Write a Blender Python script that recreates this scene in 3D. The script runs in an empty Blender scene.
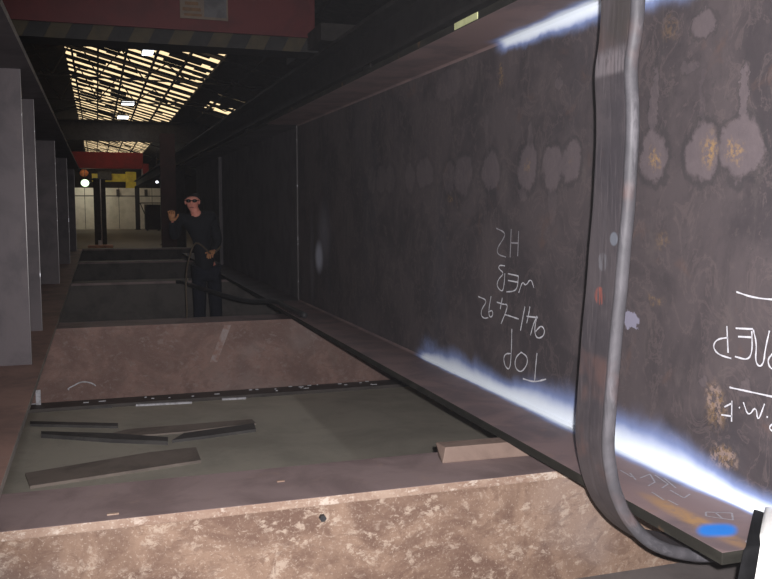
import bpy, bmesh, math, random
from mathutils import Vector, Matrix

random.seed(7)
scene = bpy.context.scene
col = scene.collection
R = math.radians

# ------------------------------------------------------------------ camera
F_PX, W_PX, H_PX = 860.0, 772.0, 579.0
CAM = Vector((0.0, 0.0, 1.75))
YAW, PITCH = R(18.5), R(5.48)
cd = bpy.data.cameras.new('camera')
cam = bpy.data.objects.new('camera', cd)
col.objects.link(cam)
cam.location = CAM
cam.rotation_euler = (R(90) - PITCH, 0, -YAW)
cd.sensor_width = 36.0
cd.lens = F_PX / W_PX * 36.0
cd.clip_start = 0.02
cd.clip_end = 400
scene.camera = cam

# ------------------------------------------------------------------ sky, flash, exposure
world = bpy.data.worlds.new('sky')
scene.world = world
world.use_nodes = True
bg = world.node_tree.nodes['Background']
bg.inputs[0].default_value = (1.0, 0.75, 0.43, 1)
bg.inputs[1].default_value = 1.3

# the flash of the photographer's camera, just above and right of the lens
fl = bpy.data.lights.new('camera_flash', 'SPOT')
fl.energy = 940
fl.color = (1.0, 0.96, 0.97)
fl.spot_size = R(84)
fl.spot_blend = 0.75
fl.shadow_soft_size = 0.012
flash = bpy.data.objects.new('camera_flash', fl)
col.objects.link(flash)
flash.location = CAM + Vector((0.040 * math.cos(YAW), -0.040 * math.sin(YAW), 0.045))
flash.rotation_euler = (R(90) - PITCH - R(2), 0, -YAW - R(4))

scene.view_settings.view_transform = 'Standard'
scene.view_settings.look = 'None'
scene.view_settings.gamma = 1.0
scene.view_settings.use_curve_mapping = False
scene.view_settings.exposure = 0.0

# ------------------------------------------------------------------ pixel -> point
_rot = cam.rotation_euler.to_matrix()
def ray(px, py):
    return _rot @ Vector(((px - W_PX / 2) / F_PX, -(py - H_PX / 2) / F_PX, -1.0))
def onX(px, py, X):
    d = ray(px, py); return CAM + d * ((X - CAM.x) / d.x)
def onY(px, py, Y):
    d = ray(px, py); return CAM + d * ((Y - CAM.y) / d.y)
def onZ(px, py, Z):
    d = ray(px, py); return CAM + d * ((Z - CAM.z) / d.z)

# ------------------------------------------------------------------ object helpers
def tag(o, label=None, cat=None, group=None, kind=None):
    if label: o['label'] = label
    if cat: o['category'] = cat
    if group: o['group'] = group
    if kind: o['kind'] = kind
    return o

def empty(name, loc, label=None, cat=None, group=None, kind=None):
    o = bpy.data.objects.new(name, None)
    o.location = loc
    o.empty_display_size = 0.1
    col.objects.link(o)
    return tag(o, label, cat, group, kind)

def setparent(o, p):
    if p is not None:
        o.parent = p
        chain = Matrix.Identity(4)
        q, ms = p, []
        while q is not None:
            ms.append(q.matrix_parent_inverse @ q.matrix_basis if q.parent else q.matrix_basis)
            q = q.parent
        for m in reversed(ms):
            chain = chain @ m
        o.matrix_parent_inverse = chain.inverted()

class MB:
    """collects shapes (world coordinates) into one mesh"""
    def __init__(s):
        s.bm = bmesh.new()
    def box(s, x0, x1, y0, y1, z0, z1, bevel=0.0):
        g = bmesh.ops.create_cube(s.bm, size=1)
        vs = g['verts']
        for v in vs:
            v.co = Vector((x0 + (v.co.x + .5) * (x1 - x0), y0 + (v.co.y + .5) * (y1 - y0), z0 + (v.co.z + .5) * (z1 - z0)))
        if bevel > 0:
            es = list({e for v in vs for e in v.link_edges})
            bmesh.ops.bevel(s.bm, geom=es, offset=bevel, segments=2, affect='EDGES', profile=.6)
        return s
    def hexa(s, bot, top):
        b = [s.bm.verts.new(p) for p in bot]; t = [s.bm.verts.new(p) for p in top]
        n = len(b)
        s.bm.faces.new(list(reversed(b))); s.bm.faces.new(t)
        for i in range(n):
            s.bm.faces.new((b[i], b[(i + 1) % n], t[(i + 1) % n], t[i]))
        return s
    def bar(s, a, b, w, h=None):
        """square bar from a to b"""
        a, b = Vector(a), Vector(b); h = h or w
        d = (b - a).normalized()
        up = Vector((0, 0, 1)) if abs(d.z) < .95 else Vector((1, 0, 0))
        r = d.cross(up).normalized(); u = r.cross(d)
        q = lambda c: [c + r * (sx * w / 2) + u * (sy * h / 2) for sx, sy in ((-1, -1), (1, -1), (1, 1), (-1, 1))]
        return s.hexa(q(a), q(b))
    def tube(s, pts, r, n=8, taper=None):
        pts = [Vector(p) for p in pts]
        rings = []
        prev = None
        for i, p in enumerate(pts):
            d = (pts[min(i + 1, len(pts) - 1)] - pts[max(i - 1, 0)]).normalized()
            if prev is None:
                up = Vector((0, 0, 1)) if abs(d.z) < .9 else Vector((1, 0, 0))
                x = d.cross(up).normalized()
            else:
                x = (prev - d * prev.dot(d)).normalized()
            prev = x
            y = d.cross(x)
            rr = r if taper is None else taper[i]
            rings.append([s.bm.verts.new(p + x * (math.cos(2 * math.pi * k / n) * rr) + y * (math.sin(2 * math.pi * k / n) * rr)) for k in range(n)])
        for a, b in zip(rings, rings[1:]):
            for k in range(n):
                s.bm.faces.new((a[k], a[(k + 1) % n], b[(k + 1) % n], b[k]))
        s.bm.faces.new(list(reversed(rings[0]))); s.bm.faces.new(rings[-1])
        return s
    def cyl(s, a, b, r, n=16, r2=None):
        return s.tube([a, b], r, n, [r, r2 if r2 is not None else r])
    def ball(s, c, rx, ry, rz, u=14, v=10):
        g = bmesh.ops.create_uvsphere(s.bm, u_segments=u, v_segments=v, radius=1)
        for w in g['verts']:
            w.co = Vector((c[0] + w.co.x * rx, c[1] + w.co.y * ry, c[2] + w.co.z * rz))
        return s
    def build(s, name, mat, parent=None, smooth=False, label=None, cat=None, group=None, kind=None):
        bmesh.ops.recalc_face_normals(s.bm, faces=s.bm.faces[:])
        me = bpy.data.meshes.new(name)
        s.bm.to_mesh(me); s.bm.free()
        if smooth:
            for p in me.polygons: p.use_smooth = True
        if mat: me.materials.append(mat)
        o = bpy.data.objects.new(name, me)
        col.objects.link(o)
        setparent(o, parent)
        return tag(o, label, cat, group, kind)

def copy_tree(o, parent=None):
    c = o.copy()
    col.objects.link(c)
    if parent is not None:
        c.parent = parent
        c.matrix_parent_inverse = o.matrix_parent_inverse.copy()
    for ch in list(o.children):
        copy_tree(ch, c)
    return c

# ------------------------------------------------------------------ shader helpers
class S:
    def __init__(s, nt, sock): s.nt, s.k = nt, sock
    def _op(s, op, *a, clamp=False):
        n = s.nt.nodes.new('ShaderNodeMath'); n.operation = op; n.use_clamp = clamp
        for i, v in enumerate((s,) + a):
            if isinstance(v, S): s.nt.links.new(v.k, n.inputs[i])
            else: n.inputs[i].default_value = v
        return S(s.nt, n.outputs[0])
    def __add__(s, o): return s._op('ADD', o)
    def __sub__(s, o): return s._op('SUBTRACT', o)
    def __mul__(s, o): return s._op('MULTIPLY', o)
    def __truediv__(s, o): return s._op('DIVIDE', o)
    def rsub(s, c): return (s * -1.0) + c
    def abs(s): return s._op('ABSOLUTE')
    def sqrt(s): return s._op('SQRT')
    def pow(s, e): return s._op('POWER', e)
    def max(s, o): return s._op('MAXIMUM', o)
    def min(s, o): return s._op('MINIMUM', o)
    def clamp(s): return s._op('ADD', 0.0, clamp=True)
    def smooth(s, a, b, lo=0.0, hi=1.0):
        n = s.nt.nodes.new('ShaderNodeMapRange'); n.interpolation_type = 'SMOOTHSTEP'
        s.nt.links.new(s.k, n.inputs[0])
        for i, v in enumerate((a, b, lo, hi)): n.inputs[i + 1].default_value = v
        return S(s.nt, n.outputs[0])

class Mat:
    def __init__(s, name, rough=.6, metal=0.0, spec=.4):
        s.m = bpy.data.materials.new(name); s.m.use_nodes = True
        s.nt = s.m.node_tree
        s.b = s.nt.nodes['Principled BSDF']
        s.b.inputs['Roughness'].default_value = rough
        s.b.inputs['Metallic'].default_value = metal
        s.b.inputs['Specular IOR Level'].default_value = spec
        tc = s.nt.nodes.new('ShaderNodeTexCoord')
        s.vec = tc.outputs['Object']
        sp = s.nt.nodes.new('ShaderNodeSeparateXYZ'); s.nt.links.new(s.vec, sp.inputs[0])
        s.x, s.y, s.z = (S(s.nt, sp.outputs[i]) for i in range(3))
        s.col = None
    def noise(s, scale=5, detail=6, rough=.6, dist=0.0, stretch=(1, 1, 1), off=(0, 0, 0)):
        mp = s.nt.nodes.new('ShaderNodeMapping'); s.nt.links.new(s.vec, mp.inputs[0])
        mp.inputs['Scale'].default_value = stretch; mp.inputs['Location'].default_value = off
        n = s.nt.nodes.new('ShaderNodeTexNoise'); s.nt.links.new(mp.outputs[0], n.inputs['Vector'])
        n.inputs['Scale'].default_value = scale; n.inputs['Detail'].default_value = detail
        n.inputs['Roughness'].default_value = rough; n.inputs['Distortion'].default_value = dist
        return S(s.nt, n.outputs[0])
    def voro(s, scale=5, feature='F1', stretch=(1, 1, 1)):
        mp = s.nt.nodes.new('ShaderNodeMapping'); s.nt.links.new(s.vec, mp.inputs[0])
        mp.inputs['Scale'].default_value = stretch
        n = s.nt.nodes.new('ShaderNodeTexVoronoi'); n.feature = feature
        s.nt.links.new(mp.outputs[0], n.inputs['Vector']); n.inputs['Scale'].default_value = scale
        return S(s.nt, n.outputs['Distance'])
    def mixc(s, fac, c):
        """blend colour c over the present colour by fac"""
        if s.col is None:
            r = s.nt.nodes.new('ShaderNodeRGB'); r.outputs[0].default_value = (*c, 1); s.col = r.outputs[0]; return s
        n = s.nt.nodes.new('ShaderNodeMix'); n.data_type = 'RGBA'
        if isinstance(fac, S): s.nt.links.new(fac.k, n.inputs[0])
        else: n.inputs[0].default_value = fac
        s.nt.links.new(s.col, n.inputs[6]); n.inputs[7].default_value = (*c, 1)
        s.col = n.outputs[2]; return s
    def bump(s, h, strength=.3, dist=.01):
        n = s.nt.nodes.new('ShaderNodeBump'); n.inputs['Strength'].default_value = strength; n.inputs['Distance'].default_value = dist
        s.nt.links.new(h.k, n.inputs['Height']); s.nt.links.new(n.outputs[0], s.b.inputs['Normal']); return s
    def rough(s, h):
        s.nt.links.new(h.k, s.b.inputs['Roughness']); return s
    def done(s):
        s.nt.links.new(s.col, s.b.inputs['Base Color']); return s.m

def simple(name, c, c2=None, rough=.6, metal=0, scale=6, bump=.15, spec=.4, stretch=(1, 1, 1)):
    m = Mat(name, rough, metal, spec)
    n = m.noise(scale, 6, .62, .4, stretch)
    m.mixc(1, c); m.mixc(n.smooth(.38, .66), c2 or tuple(v * .65 for v in c))
    f = m.noise(scale * 9, 4, .7)
    m.bump(f, bump, .004)
    return m.done()

# scene dimensions (metres)
WEB_X = 1.95          # face of the near girder's web
EDGE_X = 1.625         # edge of its flanges
FL_Z0, FL_Z1 = 0.753, 0.79
TOP_Z = 2.575
GY0, GY1 = 1.90, 8.66
BEAM_Z = 0.685

# ---- near girder web: mill scale, water stains, rust, sprayed white paint
def web_material():
    m = Mat('web_mill_scale', .62, 0, .22)
    n1 = m.noise(2.2, 7, .62, .5)
    n2 = m.noise(9, 7, .7, .3, (1, 1, .35))
    m.mixc(1, (.084, .069, .072))
    m.mixc(n1.smooth(.38, .62), (.052, .044, .048))
    m.mixc(n2.smooth(.52, .75) * .55, (.118, .098, .094))
    sp_ = m.noise(28, 6, .75, .4, (1, 1, .7), (2, 6, 4))
    m.mixc(sp_.smooth(.54, .70) * .4, (.125, .10, .095))
    m.mixc(sp_.smooth(.42, .30) * .5, (.045, .042, .044))
    n3 = m.noise(5, 5, .6, .6, (1, 1, 1), (3, 1, 9))
    m.mixc(n3.smooth(.6, .76) * .6, (.12, .075, .062))
    n5 = m.noise(1.1, 4, .5, .2, (1, 1, .5), (7, 2, 3))
    m.mixc(n5.smooth(.55, .72) * .5, (.058, .057, .068))
    bl = m.noise(6.5, 6, .62, 1.2, (1, 1, .8), (8, 3, 2))
    m.mixc((bl - .56).abs().smooth(.03, .0) * .45, (.125, .098, .097))
    m.mixc(bl.smooth(.62, .72) * .5, (.050, .047, .048))
    # warped coordinates for the stains
    wy = m.noise(9, 5, .65, 0, (1, 1, 1), (1, 2, 3)) - .5
    wz = m.noise(9, 5, .65, 0, (1, 1, 1), (11, 5, 7)) - .5
    wf = m.noise(38, 4, .7, 0, (1, 1, 1), (5, 5, 1)) - .5
    yy = m.y + wy * .11 + wf * .045
    zz = m.z + wz * .11 + wf * .05
    st = None; rim = None; ru = None
    def ell(cx, cy, rx, ry, y=yy, z=zz):
        c = onX(cx, cy, WEB_X)
        a = abs(onX(cx + rx, cy, WEB_X).y - onX(cx - rx, cy, WEB_X).y) / 2
        b = abs(onX(cx, cy + ry, WEB_X).z - onX(cx, cy - ry, WEB_X).z) / 2
        u = (y - c.y) / a; v = (z - c.z) / b
        return (u * u + v * v).sqrt()
    spots = [(654, 158, 14, 26, 1), (703, 152, 17, 30, 1), (742, 147, 22, 30, 1), (705, 22, 11, 15, .75),
             (491, 171, 9, 19, .7), (527, 167, 9, 22, .85), (553, 168, 10, 24, .85), (571, 163, 10, 20, .85),
             (463, 175, 9, 20, .55), (449, 178, 6, 16, .45), (425, 173, 8, 15, .5), (410, 179, 5, 14, .45),
             (390, 180, 5, 15, .4), (381, 180, 5, 14, .4), (372, 181, 4, 13, .3), (448, 84, 13, 15, .35),
             (560, 82, 4, 5, .5), (523, 195, 4, 7, .4), (690, 66, 9, 6, .3), (745, 388, 6, 8, .4), (704, 381, 5, 6, .45),
             (654, 105, 4, 40, .6), (744, 95, 4.5, 35, .85), (530, 140, 2.2, 18, .4), (552, 205, 4, 20, .3), (487, 135, 2, 22, .25), (703, 100, 3, 30, .2)]
    for cx, cy, rx, ry, a in spots:
        d = ell(cx, cy, rx, ry)
        k = d.smooth(1.08, .86) * a
        r_ = (d - 1.16).abs().smooth(.22, .02) * a
        st = k if st is None else st.max(k)
        rim = r_ if rim is None else rim.max(r_)
    m.mixc(rim * .5, (.042, .039, .042))
    m.mixc(st * (sp_ * .8 + .30), (.145, .118, .126))
    fine = m.noise(55, 5, .75)
    for cx, cy, rx, ry, a in [(655, 161, 8, 13, .9), (709, 148, 12, 20, 1), (734, 152, 8, 14, .9), (527, 166, 4, 8, .4),
                              (501, 75, 3, 16, .7), (450, 200, 2.5, 5, .8), (570, 160, 4, 6, .25), (670, 30, 12, 12, .3), (662, 242, 10, 9, .3),
                              (716, 408, 14, 26, .55), (722, 457, 13, 15, .6), (655, 298, 9, 8, .4)]:
        d = ell(cx, cy, rx, ry)
        k = d.smooth(1.2, .2) * fine.smooth(.44, .58) * a
        ru = k if ru is None else ru.max(k)
    m.mixc(ru * .7, (.36, .22, .085))
    for cx, cy, rx, ry, a in [(716, 405, 14, 22, .6), (722, 457, 13, 14, .6)]:
        d = ell(cx, cy, rx, ry)
        m.mixc(d.smooth(1.1, .6) * m.noise(38, 4, .7).smooth(.48, .56) * a, (.30, .22, .19))
    d = ell(630, 320, 9, 9); m.mixc(d.smooth(1.05, .85), (.25, .24, .31))
    # pale drops of paint higher up on the plate
    d = ell(319, 257, 5, 20, m.y + wy * .04, m.z); m.mixc(d.smooth(1.0, .3) * .9, (.55, .57, .68))
    d = ell(324, 235, 8, 38, m.y + wy * .04, m.z); m.mixc(d.smooth(1.1, .1) * .25, (.40, .40, .48))
    d = ell(312, 260, 2.5, 60, m.y + wy * .05, m.z); m.mixc(d.smooth(1.1, .2) * .12, (.40, .40, .48))
    # sprayed white contrast paint along the two welds
    edge = m.noise(4.5, 4, .55, .2)
    big = m.noise(1.7, 2, .5, 0, (1, 1, .2), (0, 3, 0))
    yb0 = onX(414, 352, WEB_X).y
    w = (m.y * -1.0 + yb0)
    width = ((w * .034 + .055).min(.125) * (big + .50) + (edge - .5) * .08) * m.y.smooth(2.0, 2.7, .5, 1.0)
    soft = ((m.z - FL_Z1) / width.max(.012)).smooth(1.9, .0)
    puff = ell(430, 354, 13, 19).smooth(1.3, .1) * .55
    puff2 = ell(456, 366, 15, 17).smooth(1.3, .1) * .5
    mask = (soft * w.smooth(-.05, .25)).max(puff).max(puff2)
    yt0 = onX(494, 42, WEB_X).y
    wt = (m.y * -1.0 + yt0)
    widt = (wt * .02 + .075).min(.10) * (big + .5) + (edge - .5) * .11
    softt = ((m.z * -1.0 + TOP_Z) / widt.max(.012)).smooth(1.3, .15) * wt.smooth(-.04, .18)
    mask = mask.max(softt)
    m.mixc(mask.smooth(0, .8) * .9, (.27, .36, .66))
    m.mixc(mask.smooth(.50, 1.0), (.86, .93, 1.0))
    m.bump(n2 + fine * .3, .18, .004)
    return m.done()

def flange_material():
    m = Mat('flange_mill_scale', .55, 0, .3)
    n1 = m.noise(3, 7, .62, .5)
    m.mixc(1, (.225, .155, .150)); m.mixc(n1.smooth(.4, .64), (.145, .108, .112))
    n2 = m.noise(12, 6, .7, .3)
    m.mixc(n2.smooth(.56, .74) * .6, (.24, .15, .12))
    c = onZ(692, 519, FL_Z1)
    u, v = (m.x - c.x) / .05, (m.y - c.y) / .30
    m.mixc((u * u + v * v).sqrt().smooth(1.1, .3) * n2.smooth(.3, .6) * .85, (.42, .24, .09))
    # sprayed paint beside the weld
    edge = m.noise(5, 4, .55, .2)
    yb0 = onX(414, 352, WEB_X).y
    w = (m.y * -1.0 + yb0)
    width = ((w * .018 + .028).min(.07) + (edge - .5) * .05) * m.y.smooth(2.0, 2.7, .55, 1.0)
    d = (m.x * -1.0 + WEB_X)
    mask = (d / width.max(.01)).smooth(1.3, .1) * w.smooth(-.05, .25) * m.z.smooth(1.2, 1.0)
    yt0 = onX(494, 42, WEB_X).y
    wt = (m.y * -1.0 + yt0)
    mt = (d / ((edge - .5) * .1 + .09)).smooth(1.3, .1) * wt.smooth(-.04, .18) * m.z.smooth(2.0, 2.2)
    mask = mask.max(mt)
    m.mixc(mask.smooth(0, .75) * .9, (.27, .36, .66))
    m.mixc(mask.smooth(.45, 1.0), (.86, .93, 1.0))
    # blue spray mark
    c = onZ(717, 530, FL_Z1)
    ex = (onZ(738, 530, FL_Z1) - onZ(696, 530, FL_Z1)) / 2
    ey = (onZ(717, 523, FL_Z1) - onZ(717, 537, FL_Z1)) / 2
    det = ex.x * ey.y - ex.y * ey.x
    dx, dy = m.x - c.x, m.y - c.y
    p = (dx * ey.y - dy * ey.x) / det
    q = (dy * ex.x - dx * ex.y) / det
    r = ((p * p) * (p * p) + q * q).sqrt() + (edge - .5) * .25
    m.mixc(r.smooth(1.25, .45), (.015, .21, .72))
    m.bump(n2, .15, .003)
    return m.done()

M = {}
M['web'] = web_material()
M['flange'] = flange_material()
def edge_mat():
    m = Mat('cut_steel_edge', .7, 0, .15)
    n = m.noise(5, 5, .6, 0, (1, 1, 4))
    m.mixc(1, (.018, .017, .014)); m.mixc(n.smooth(.45, .7), (.034, .032, .026))
    m.mixc(m.noise(9, 3, .5).smooth(.66, .74) * .7, (.13, .07, .035))
    m.bump(m.noise(60, 4, .6, 0, (1, 6, 1)), .3, .003)
    return m.done()
M['edge'] = edge_mat()
def plain_steel(name, c, c2, c3, streak=True):
    m = Mat(name, .6, 0, .3)
    m.mixc(1, c); m.mixc(m.noise(3, 7, .62, .5).smooth(.4, .65), c2)
    m.mixc(m.noise(8, 6, .7, .3, (1, 1, .3) if streak else (1, 1, 1), (4, 4, 4)).smooth(.55, .75) * .5, c3)
    m.bump(m.noise(40, 5, .7), .2, .003)
    return m.done()
M['steel'] = plain_steel('dark_plate_steel', (.10, .088, .095), (.065, .058, .064), (.14, .11, .105))
M['steel_left'] = plain_steel('grey_plate_steel', (.098, .082, .088), (.066, .056, .062), (.125, .102, .098))
M['steel_left_flange'] = plain_steel('brown_plate_steel', (.27, .165, .135), (.17, .11, .095), (.30, .21, .18), False)
def weld_edge():
    m = Mat('bright_plate_edge', .3, .6, .5)
    m.mixc(1, (.08, .075, .075)); m.mixc(m.noise(4, 6, .75, 0, (1, 1, 2)).smooth(.58, .7), (.6, .6, .66))
    return m.done()
M['bright_edge'] = weld_edge()

def rust_mat(name, a, b, c, pale, seed=0):
    m = Mat(name, .75, 0, .25)
    o = (seed * 3.1, seed * 1.7, seed * 2.3)
    n1 = m.noise(2.2, 8, .66, .7, (1, 1, 1), o)
    n2 = m.noise(7, 8, .7, .5, (1, 1, 1), (o[0] + 4, 2, 1))
    n3 = m.noise(26, 6, .75, .3, (.7, 1, 1), o)
    m.mixc(1, a); m.mixc(n1.smooth(.40, .60), b)
    m.mixc(n2.smooth(.50, .68) * .75, c)
    m.mixc(n3.smooth(.51, .60) * n2.smooth(.58, .40) * .75, pale)
    m.mixc(m.noise(90, 3, .7, 0, (1, 1, 1), o).smooth(.56, .66) * .5, pale)
    m.mixc(m.noise(13, 7, .75, .8, (.8, 1, 1.2), (o[0] + 9, 3, 3)).smooth(.52, .60) * .55, b)
    m.mixc(m.noise(60, 4, .7, 0, (.6, 1, 1), o).smooth(.62, .72) * .6, (.12, .075, .06))
    m.mixc(m.noise(1.1, 3, .5, 0, (1, 1, 1), (o[0], 9, 9)).smooth(.55, .7) * .4, (.30, .26, .25))
    m.bump(n3 + n2, .5, .006)
    return m.done()
M['beam_face'] = rust_mat('flaking_rust', (.25, .168, .122), (.13, .078, .058), (.19, .125, .09), (.43, .345, .275))
M['beam_top'] = plain_steel('worn_beam_top', (.235, .175, .17), (.165, .12, .117), (.29, .205, .17), False)
M['beam_lip'] = rust_mat('scaly_rust', (.33, .24, .185), (.23, .15, .112), (.37, .28, .22), (.56, .48, .41), 3)
M['beam2_face'] = rust_mat('brown_rust', (.26, .165, .14), (.175, .11, .095), (.21, .15, .13), (.27, .21, .19), 5)
M['beam_dark'] = plain_steel('dirty_dark_steel', (.085, .074, .068), (.055, .048, .045), (.12, .095, .08), False)

def floor_mat():
    m = Mat('oily_concrete_shaded_far', .8, 0, .3)
    n = m.noise(.9, 8, .62, .4)
    m.mixc(1, (.50, .46, .385)); m.mixc(n.smooth(.38, .64), (.37, .34, .285))
    m.mixc(m.noise(4, 7, .7, .6).smooth(.54, .72) * .5, (.36, .30, .26))
    m.mixc((m.y + m.noise(.5, 4, .6) * 3.0).smooth(14.0, 17.0) * .85, (.085, .07, .055))  # far floor darkened in the colour to stand in for the dim end of the hall
    m.bump(m.noise(30, 6, .7), .25, .006)
    return m.done()
M['floor'] = floor_mat()
M['wall'] = simple('sooty_cladding', (.07, .062, .06), (.045, .04, .04), .8)
M['roof'] = simple('sooty_roof_sheet', (.05, .042, .038), (.03, .026, .024), .85)
M['purlin'] = simple('sooty_purlin', (.035, .03, .028), None, .8)
M['red'] = simple('crane_red_paint', (.14, .024, .026), (.10, .02, .022), .5, 0, 2.5)
M['red_far'] = simple('far_crane_red_paint', (.42, .03, .03), (.33, .03, .03), .5, 0, 2)
M['hz_y'] = simple('hazard_yellow', (.085, .066, .036), (.06, .048, .03), .6)
M['hz_k'] = simple('hazard_black', (.03, .028, .028), None, .6)
M['plate'] = simple('rating_plate', (.22, .17, .13), (.18, .14, .115), .5)
M['plate_ink'] = simple('rating_plate_orange', (.22, .12, .06), None, .5)
M['plate_grey'] = simple('rating_plate_grey', (.15, .145, .155), None, .5)
M['chalk'] = simple('chalk', (.62, .62, .66), (.48, .48, .52), .9, 0, 90)
M['chalk_soft'] = simple('faint_chalk', (.36, .35, .38), (.26, .25, .27), .9, 0, 90)
M['wood'] = plain_steel('weathered_timber', (.21, .15, .122), (.14, .097, .08), (.29, .225, .19), False)
M['bar'] = plain_steel('oily_black_bar', (.10, .095, .092), (.065, .062, .062), (.17, .15, .135), False)
M['plate_brown'] = plain_steel('rusted_offcut', (.27, .225, .195), (.19, .16, .14), (.32, .24, .20), False)
M['chip'] = simple('pale_slag', (.62, .62, .66), (.4, .4, .42), .7, 0, 30)
M['rag'] = simple('white_cotton', (.93, .93, .90), (.88, .88, .86), .95, 0, 40)
M['tape'] = simple('yellow_green_tape', (.75, .78, .42), (.55, .58, .3), .35)
M['black_rubber'] = simple('black_rubber', (.022, .022, .024), (.035, .034, .036), .55, 0, 20)

def sling_mat(name, c, c2, smear):
    m = Mat(name, .6, 0, .35)
    n1 = m.noise(3.5, 6, .65, .4, (1, 1, .7)); n2 = m.noise(16, 6, .7, .2, (1, 5, .35))
    m.mixc(1, c); m.mixc(n1.smooth(.4, .62), c2)
    m.mixc(n2.smooth(.52, .7) * .55, smear)
    r = m.noise(5, 3, .5, 0, (1, 1, 1), (2, 8, 1))
    m.mixc(r.smooth(.55, .72) * .45, (.14, .075, .062))
    def spot(px, py, rr, c, a):
        p = onX(px, py, 1.5)
        u, v = (m.y - p.y) / rr, (m.z - p.z) / rr
        m.mixc((u * u + v * v).sqrt().smooth(1.1, .8) * a, c)
    if smear[0] < .12:
        spot(611, 239, .022, (.14, .155, .185), .7)
        spot(597, 296, .030, (.26, .07, .05), n2.smooth(.44, .55) * .7)
        spot(600, 262, .03, (.13, .13, .145), n2.smooth(.46, .6) * .6)
        zu = onX(615, 48, 1.5).z; zl_ = onX(615, 72, 1.5).z
        m.mixc(m.z.smooth(zu - .02, zu + .05) * n1.smooth(.3, .6) * .75, (.045, .038, .034))
        m.mixc(m.z.smooth(zl_ - .01, zl_ + .01) * m.z.smooth(zu + .02, zu - .02) * n2.smooth(.3, .55) * .7, (.17, .15, .16))
        n4 = m.noise(30, 5, .7, .5, (1, 1, .6), (6, 1, 6))
        m.mixc(n4.smooth(.55, .7) * .5, (.05, .045, .05))
    m.bump(n2, .3, .003)
    return m.done()
M['sling'] = sling_mat('rubberised_webbing', (.066, .056, .060), (.040, .035, .040), (.11, .094, .10))
M['sling_edge_lit'] = sling_mat('webbing_edge_lit', (.088, .083, .092), (.052, .05, .056), (.15, .142, .155))  # paler copy of the band: light on the camera-facing side put into the colour

# ------------------------------------------------------------------ setting: floor, walls, roof
SX0, SX1, SY0, SY1 = -9.0, 9.0, -10.0, 98.0
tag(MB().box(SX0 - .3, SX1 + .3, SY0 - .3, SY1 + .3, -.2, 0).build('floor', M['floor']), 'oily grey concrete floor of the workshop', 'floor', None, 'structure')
for nm, b in (('wall_left', (SX0 - .2, SX0, SY0, SY1, 0, 5.36)), ('wall_right', (SX1, SX1 + .2, SY0, SY1, 0, 4.84)),
              ('wall_back', (SX0, SX1, SY1, SY1 + .2, 0, 7.5)), ('wall_front', (SX0, SX1, SY0 - .2, SY0, 0, 7.5))):
    MB().box(*b).build(nm, M['wall'], kind='structure', label='dark sooty sheet wall of the workshop', cat='wall')

RX, RZ, SL = -0.95, 7.55, -.27        # ridge of the roof and slope of its right side
def rz(X): return RZ + SL * abs(X - RX)
ceiling = empty('ceiling', (0, 40, 5.5), 'dark pitched workshop roof with daylight gaps between its sheets', 'roof', None, 'structure')
def sheet(x0, x1, y0, y1, lift=0.0, name='roof_sheet'):
    t = .006
    bot = [(x0, y0, rz(x0) + lift), (x1, y0, rz(x1) + lift), (x1, y1, rz(x1) + lift), (x0, y1, rz(x0) + lift)]
    return MB().hexa(bot, [(a, b, c + t) for a, b, c in bot]).build(name, M['roof'], ceiling)
sheet(SX0 - .3, RX, SY0 - .3, SY1 + .3)          # closed far side of the ridge
sheet(5.9, SX1 + .3, SY0 - .3, SY1 + .3)
sheet(3.8, 4.55, SY0 - .3, SY1 + .3)
sheet(4.55, 5.9, SY0 - .3, 32.0)
sheet(4.55, 5.9, 41.0, SY1 + .3)
y = SY0 - .3
while y < SY1:
    w = random.uniform(.5, 1.05) if y > 17 else 18.0
    sheet(RX, 3.8, y, min(y + w, SY1 + .3), .0)
    g = random.uniform(.4, .8)
    # loose sheets that close part of the gap
    x = RX + random.uniform(-.6, .4)
    while x < 3.7:
        L = random.uniform(.25, 1.2)
        if random.random() < (.85 if x < .8 or y > 60 else .66):
            a = max(RX, x); b = min(3.8, x + L)
            if b - a > .1:
                c = random.uniform(0, .45) * g
                sheet(a, b, y + w - .05 + c * .4, y + w + g * random.uniform(.35, 1.02), .008)
        x += L + random.uniform(.25, .95)
    y += w + g
y = 32.0
while y < 41:
    sheet(4.55, 5.9, y, y + random.uniform(.8, 1.5), .0); y += random.uniform(1.3, 2.0)
for i in range(10):
    a = 4.55 + random.random() * 1.0; y = 32 + random.random() * 8
    sheet(a, a + .3, y, y + 1.5, .008)
for i in range(9):
    X = RX + .25 + i * .9
    MB().box(X - .035, X + .035, SY0, SY1, rz(X) - .09, rz(X) - .005).build('purlin', M['purlin'], ceiling)
for Y in [8 + 6.2 * k for k in range(6)] + [52, 64, 76, 88]:
    m = MB()
    m.bar((RX, Y, rz(RX) - .13), (SX1, Y, rz(SX1) - .13), .09, .08)
    tr = m.build('rafter', M['purlin'], ceiling)
    m = MB(); m.bar((RX, Y, rz(RX) - .2), (SX0, Y, rz(SX0) - .2), .09, .12); m.build('rafter', M['purlin'], ceiling)

for k, Y in enumerate([22.6, 29.5, 36.0]):
    t = empty('roof_truss', (0, Y, 5.2), 'thin dark lattice truss under the workshop roof', 'truss', 'lattice trusses under the roof')
    zb = 5.95 if k < 3 else 5.85
    MB().bar((-6, Y, zb), (5.9, Y, zb - .15), .05).build('bottom_chord', M['purlin'], t)
    xs = [-5.4 + 1.4 * i for i in range(8)]
    for i, X in enumerate(xs):
        MB().bar((X, Y, zb), (X + .7, Y, rz(X + .7) - .27), .04).build('diagonal', M['purlin'], t)
        MB().bar((X + .7, Y, rz(X + .7) - .27), (X + 1.4, Y, zb - .1), .04).build('diagonal', M['purlin'], t)

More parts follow.
